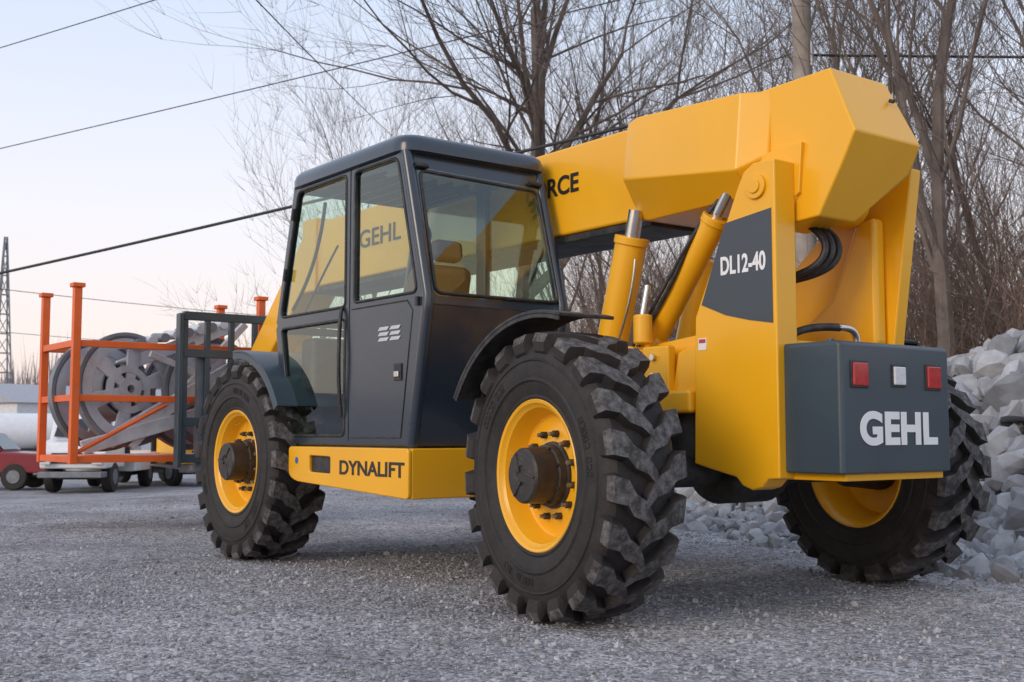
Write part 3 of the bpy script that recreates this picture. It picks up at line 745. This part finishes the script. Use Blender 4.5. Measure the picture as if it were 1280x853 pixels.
bank=[];bf=[]
bs=np.arange(-12,40,1.0); bu=np.arange(0,30,1.0)
for y in bs:
    for u in bu:
        x=9.5+max(0,y)*.42+u; bank.append((x,y,gz(x,y)-.05+1.5*sm(0,10,u)+.25*noise.noise((x*.4,y*.4,1))))
for j in range(len(bs)-1):
    for i in range(len(bu)-1): a=j*len(bu)+i; bf.append((a,a+1,a+len(bu)+1,a+len(bu)))
LIT=mat("leaf_litter",(.15,.12,.085),.95,var=.5,scale=4,bump=.8,bscale=12)
mobj("leaf_litter_bank",bank,bf,LIT,None,0,angle=180)

# ---- distant woodland
DW=mat("distant_woods_hazed",(.26,.215,.21),1.0,var=.3,scale=.2)  # brown-grey of the bare woods with distance haze put into the base colour
def woods():
    rnd=random.Random(5); V=[];F=[]
    def clump(x,y,h,w,z0):
        for _ in range(40):
            a=rnd.uniform(0,math.pi); cxx=x+rnd.uniform(-w,w)*.6; cyy=y+rnd.uniform(-w,w)*.6; hh=h*rnd.uniform(.45,1)
            st=len(V); ww=rnd.uniform(.08,.30)
            V.extend([Vector((cxx-ww*math.cos(a),cyy-ww*math.sin(a),z0)),Vector((cxx+ww*math.cos(a),cyy+ww*math.sin(a),z0)),Vector((cxx+rnd.uniform(-1.6,1.6),cyy+rnd.uniform(-1.6,1.6),z0+hh))])
            F.append((st,st+1,st+2))
    for k in range(900):
        az=R(rnd.uniform(-12,100)); d=rnd.uniform(140,230)
        clump(-3.6+d*math.sin(az),-4.3+d*math.cos(az),rnd.uniform(9,15),5,-1)
    me=bpy.data.meshes.new("distant_treeline"); me.from_pydata([v[:] for v in V],[],F); me.materials.append(DW)
    o=bpy.data.objects.new("distant_treeline",me); COL.objects.link(o)
woods()
hill=[];hfc=[]
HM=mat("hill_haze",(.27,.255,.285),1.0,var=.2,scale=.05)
for k in range(81):
    az=R(-40+k*2); d0=260
    for d,zf in ((d0,-2),(d0+60,1),(d0+160,1.25)):
        zz_=-2 if zf<0 else zf*(11+5*noise.noise((k*.15,d*.01,2)))
        hill.append((d*math.sin(az),d*math.cos(az),zz_))
for k in range(80):
    for i in range(2): a=k*3+i; hfc.append((a,a+1,a+4,a+3))
mobj("hill",hill,hfc,HM,None,0,angle=180)

# ============================================================ utility pole + power lines
UP=empty("utility_pole",(9.9,6.4,0))
cyl("shaft",(0,0,-.3),(0,0,11),.17,WOODP,UP,r2=.12,seg=16)
box("crossarm",-.9,.9,.13,.24,10.2,10.35,WOODP,UP,.01)
for x in (-.8,-.3,.3,.8): cyl("insulator",(x,.18,10.35),(x,.18,10.5),.04,GALV,UP,seg=10)
box("strap",-.02,.02,-.19,-.16,6.2,6.6,GALV,UP,.004)
def wire(pts,r): return tube("power_line",pts,r,WIRE,None,True,1)
def line(p,q,ext0,ext1,r,sag=.0):
    p=Vector(p);q=Vector(q);d=q-p; a=p-d*ext0; b=q+d*ext1
    pts=[]
    for k in range(9):
        t=k/8; c=a.lerp(b,t); c.z-=sag*4*t*(1-t); pts.append(tuple(c))
    wire(pts,r)
line((2.67,22.05,4.52),(6.1,15.6,5.26),3.0,1.2,.030,.25)
line((6.3,37.6,10.8),(11.6,24.7,11.2),2,1.5,.016,.2)
line((4.9,32.2,12.5),(6.7,24.5,12.0),3,1,.014,.1)
line((4.7,13.8,8.3),(10.75,21.7,9.8),.6,2.0,.012,.1)
line((11.5,59,8.5),(25.6,67.2,9.0),1,1,.020,.3)
line((11.5,59,6.3),(25.6,67.2,6.6),1,1,.016,.3)
line((9.9,6.4,6.4),(16.5,2.0,6.6),0,2,.02,.1)
LM=empty("lattice_mast",(27,122,-1))
for k in range(11):
    z=k*2; w0=1.1-.09*k; w1=1.1-.09*(k+1)
    cs0=[(-w0,-w0),(w0,-w0),(w0,w0),(-w0,w0)]; cs1=[(-w1,-w1),(w1,-w1),(w1,w1),(-w1,w1)]
    for i in range(4):
        j=(i+1)%4
        cyl("leg",(*cs0[i],z),(*cs1[i],z+2),.09,DKST,LM,seg=4); cyl("lace",(*cs0[i],z),(*cs1[j],z+2),.05,DKST,LM,seg=4); cyl("girt",(*cs0[i],z),(*cs0[j],z),.05,DKST,LM,seg=4)

# ============================================================ distant vehicles
VG=mat("vehicle_glass",(.02,.025,.03),.08,coat=.5)
def truck(name,x,y,rz,col,kind="pickup"):
    z=gz(x,y); e=empty(name,(x,y,z),rz); pm=mat(name+"_paint",col,.35,coat=.4,var=.05)
    if kind=="pickup":
        prism("body",[(-2.6,.5),(2.6,.5),(2.65,.85),(2.55,1.08),(1.35,1.15),(-2.6,1.15)],'Y',-.92,.92,pm,e,.06)
        prism("cabin",[(-.75,1.151),(1.25,1.151),(.65,1.72),(-.55,1.76)],'Y',-.80,.80,pm,e,.06)
        prism("side_window",[(-.55,1.22),(.95,1.22),(.55,1.64),(-.42,1.66)],'Y',-.815,.815,VG,e,.01)
        v=[(1.2,-.70,1.20),(1.2,.70,1.20),(.72,.64,1.67),(.72,-.64,1.67)]; mobj("windscreen",[(a+.04,b,c+.02) for a,b,c in v],[(0,1,2,3)],VG,e)
        box("bed",-2.5,-.85,-.78,.78,1.152,1.16,BLACK,e,0)
        box("grille",2.64,2.67,-.6,.6,.66,.92,BLACK,e,.01)
        wx=(-1.6,1.65); wr=.40
    elif kind=="flatbed":
        prism("cabin",[(.9,.7),(2.7,.7),(2.75,1.2),(2.6,1.45),(1.95,1.55),(1.6,2.2),(.9,2.25)],'Y',-.95,.95,pm,e,.06)
        prism("side_window",[(1.05,1.5),(1.85,1.5),(1.55,2.08),(1.05,2.1)],'Y',-.965,.965,VG,e,.01)
        v=[(1.97,-.80,1.60),(1.97,.80,1.60),(1.66,.75,2.12),(1.66,-.75,2.12)]; mobj("windscreen",[(a+.03,b,c+.01) for a,b,c in v],[(0,1,2,3)],VG,e)
        box("grille",2.735,2.765,-.6,.6,.85,1.15,BLACK,e,.01)
        box("deck",-3.0,.8,-1.1,1.1,.95,1.10,pm,e,.02)
        box("toolbox",-1.6,.2,-1.05,1.05,.55,.94,pm,e,.03)
        box("headboard",.72,.80,-1.05,1.05,1.10,1.9,BLACK,e,.02)
        wx=(-1.9,1.9); wr=.45
    else:
        prism("cabin",[(2.6,.8),(4.3,.8),(4.3,1.5),(3.6,1.75),(3.3,2.5),(2.6,2.5)],'Y',-1.1,1.1,pm,e,.08)
        prism("side_window",[(2.8,1.7),(3.5,1.7),(3.2,2.3),(2.8,2.3)],'Y',-1.12,1.12,VG,e,.01)
        cyl("tank",(-4.2,0,1.75),(2.3,0,1.75),.95,pm,e,bevel=.15)
        box("frame",-4.2,2.6,-.5,.5,.7,.95,BLACK,e,.02)
        wx=(-3.4,-2.3,3.3); wr=.5
    box("chassis",-2.3,2.3,-.6,.6,.38,.55,BLACK,e,.02)
    box("front_bumper",wx[-1]+.55,wx[-1]+1.1,-.9,.9,.45,.62,DKST,e,.03)
    for xx_ in wx:
        for s_ in (-1,1):
            cyl("tire",(xx_,s_*.66,wr),(xx_,s_*.955,wr),wr,RUB,e,bevel=.05); cyl("rim",(xx_,s_*.95,wr),(xx_,s_*.975,wr),wr*.5,DKST,e,bevel=.01)
    fx=wx[-1]+.98
    for s_ in (-1,1): box("headlamp",fx-.12,fx+.02,s_*.72-.14,s_*.72+.14,.82,.98,CLEAR,e,.02)
    return e
truck("white_flatbed_truck",8.2,32.0,R(-125),(.82,.83,.84),"flatbed")
truck("yellow_utility_truck",11.3,34.5,R(-85),(.88,.45,.02),"flatbed")
truck("maroon_pickup_truck",5.0,34.5,R(-35),(.22,.012,.022))
truck("white_tank_truck",11.0,58,R(170),(.80,.81,.82),"tank")
truck("white_van",16,62,R(200),(.75,.75,.77))
WH=empty("metal_warehouse",(26,92,-1),R(20))
WM=mat("warehouse_cladding",(.66,.66,.67),.6); WRF=mat("warehouse_roof",(.38,.38,.40),.6)
box("walls",-10,10,-6,6,0,4,WM,WH,.02)
prism("roof",[(-6.3,4.01),(6.3,4.01),(0,5.6)],'X',-10.3,10.3,WRF,WH,.02)
for k in range(3): box("door",-7+k*5,-4+k*5,-6.05,-6.0,0,3.0,WRF,WH,.01)

# ============================================================ WORLD, SUN, CAMERA
w=bpy.data.worlds.new("World"); scene.world=w; w.use_nodes=True; nt=w.node_tree
bg=nt.nodes["Background"]; sky=nt.nodes.new("ShaderNodeTexSky"); sky.sky_type='NISHITA'; sky.sun_disc=False
az=R(262); el=R(9)
sky.sun_elevation=el; sky.sun_rotation=az; sky.air_density=1.0; sky.dust_density=1.5; sky.ozone_density=1.2
# thin high haze over the clear-sky model: pale blue above, pinkish near the horizon
tcw=nt.nodes.new("ShaderNodeTexCoord"); sx=nt.nodes.new("ShaderNodeSeparateXYZ"); nt.links.new(tcw.outputs["Generated"],sx.inputs[0])
rp_=nt.nodes.new("ShaderNodeValToRGB"); cr=rp_.color_ramp
cr.elements[0].position=0.0; cr.elements[0].color=(.92,.75,.71,1)
cr.elements[1].position=1.0; cr.elements[1].color=(.56,.64,.82,1)
for p_,c_ in ((.08,(.94,.82,.80,1)),(.18,(.88,.86,.92,1)),(.36,(.66,.75,.93,1))):
    e_=cr.elements.new(p_); e_.color=c_
nt.links.new(sx.outputs["Z"],rp_.inputs["Fac"])
sc_=nt.nodes.new("ShaderNodeVectorMath"); sc_.operation='SCALE'; sc_.inputs["Scale"].default_value=8.4
nt.links.new(rp_.outputs["Color"],sc_.inputs[0])
mxw=nt.nodes.new("ShaderNodeMixRGB"); mxw.inputs["Fac"].default_value=.80
nt.links.new(sky.outputs[0],mxw.inputs["Color1"]); nt.links.new(sc_.outputs[0],mxw.inputs["Color2"])
nt.links.new(mxw.outputs[0],bg.inputs[0]); bg.inputs[1].default_value=0.15
sd=bpy.data.lights.new("sun",'SUN'); sd.energy=1.3; sd.angle=R(26); sd.color=(1,.83,.68)
so_=bpy.data.objects.new("sun",sd); COL.objects.link(so_)
dirv=Vector((math.sin(az)*math.cos(el+.25),math.cos(az)*math.cos(el+.25),math.sin(el+.25)))
so_.rotation_euler=dirv.to_track_quat('Z','Y').to_euler(); so_.location=(-10,-10,20)
cam=bpy.data.cameras.new("camera"); co=bpy.data.objects.new("camera",cam); COL.objects.link(co)
co.location=(-3.62,-4.32,.88); co.rotation_euler=(R(90+4.49),0,R(-37.3)); cam.lens=40.98; cam.sensor_width=36; cam.clip_end=3000
cam.dof.use_dof=True; cam.dof.focus_distance=6.2; cam.dof.aperture_fstop=5.6
scene.camera=co
scene.view_settings.view_transform='Standard'; scene.view_settings.look='None'; scene.view_settings.exposure=0
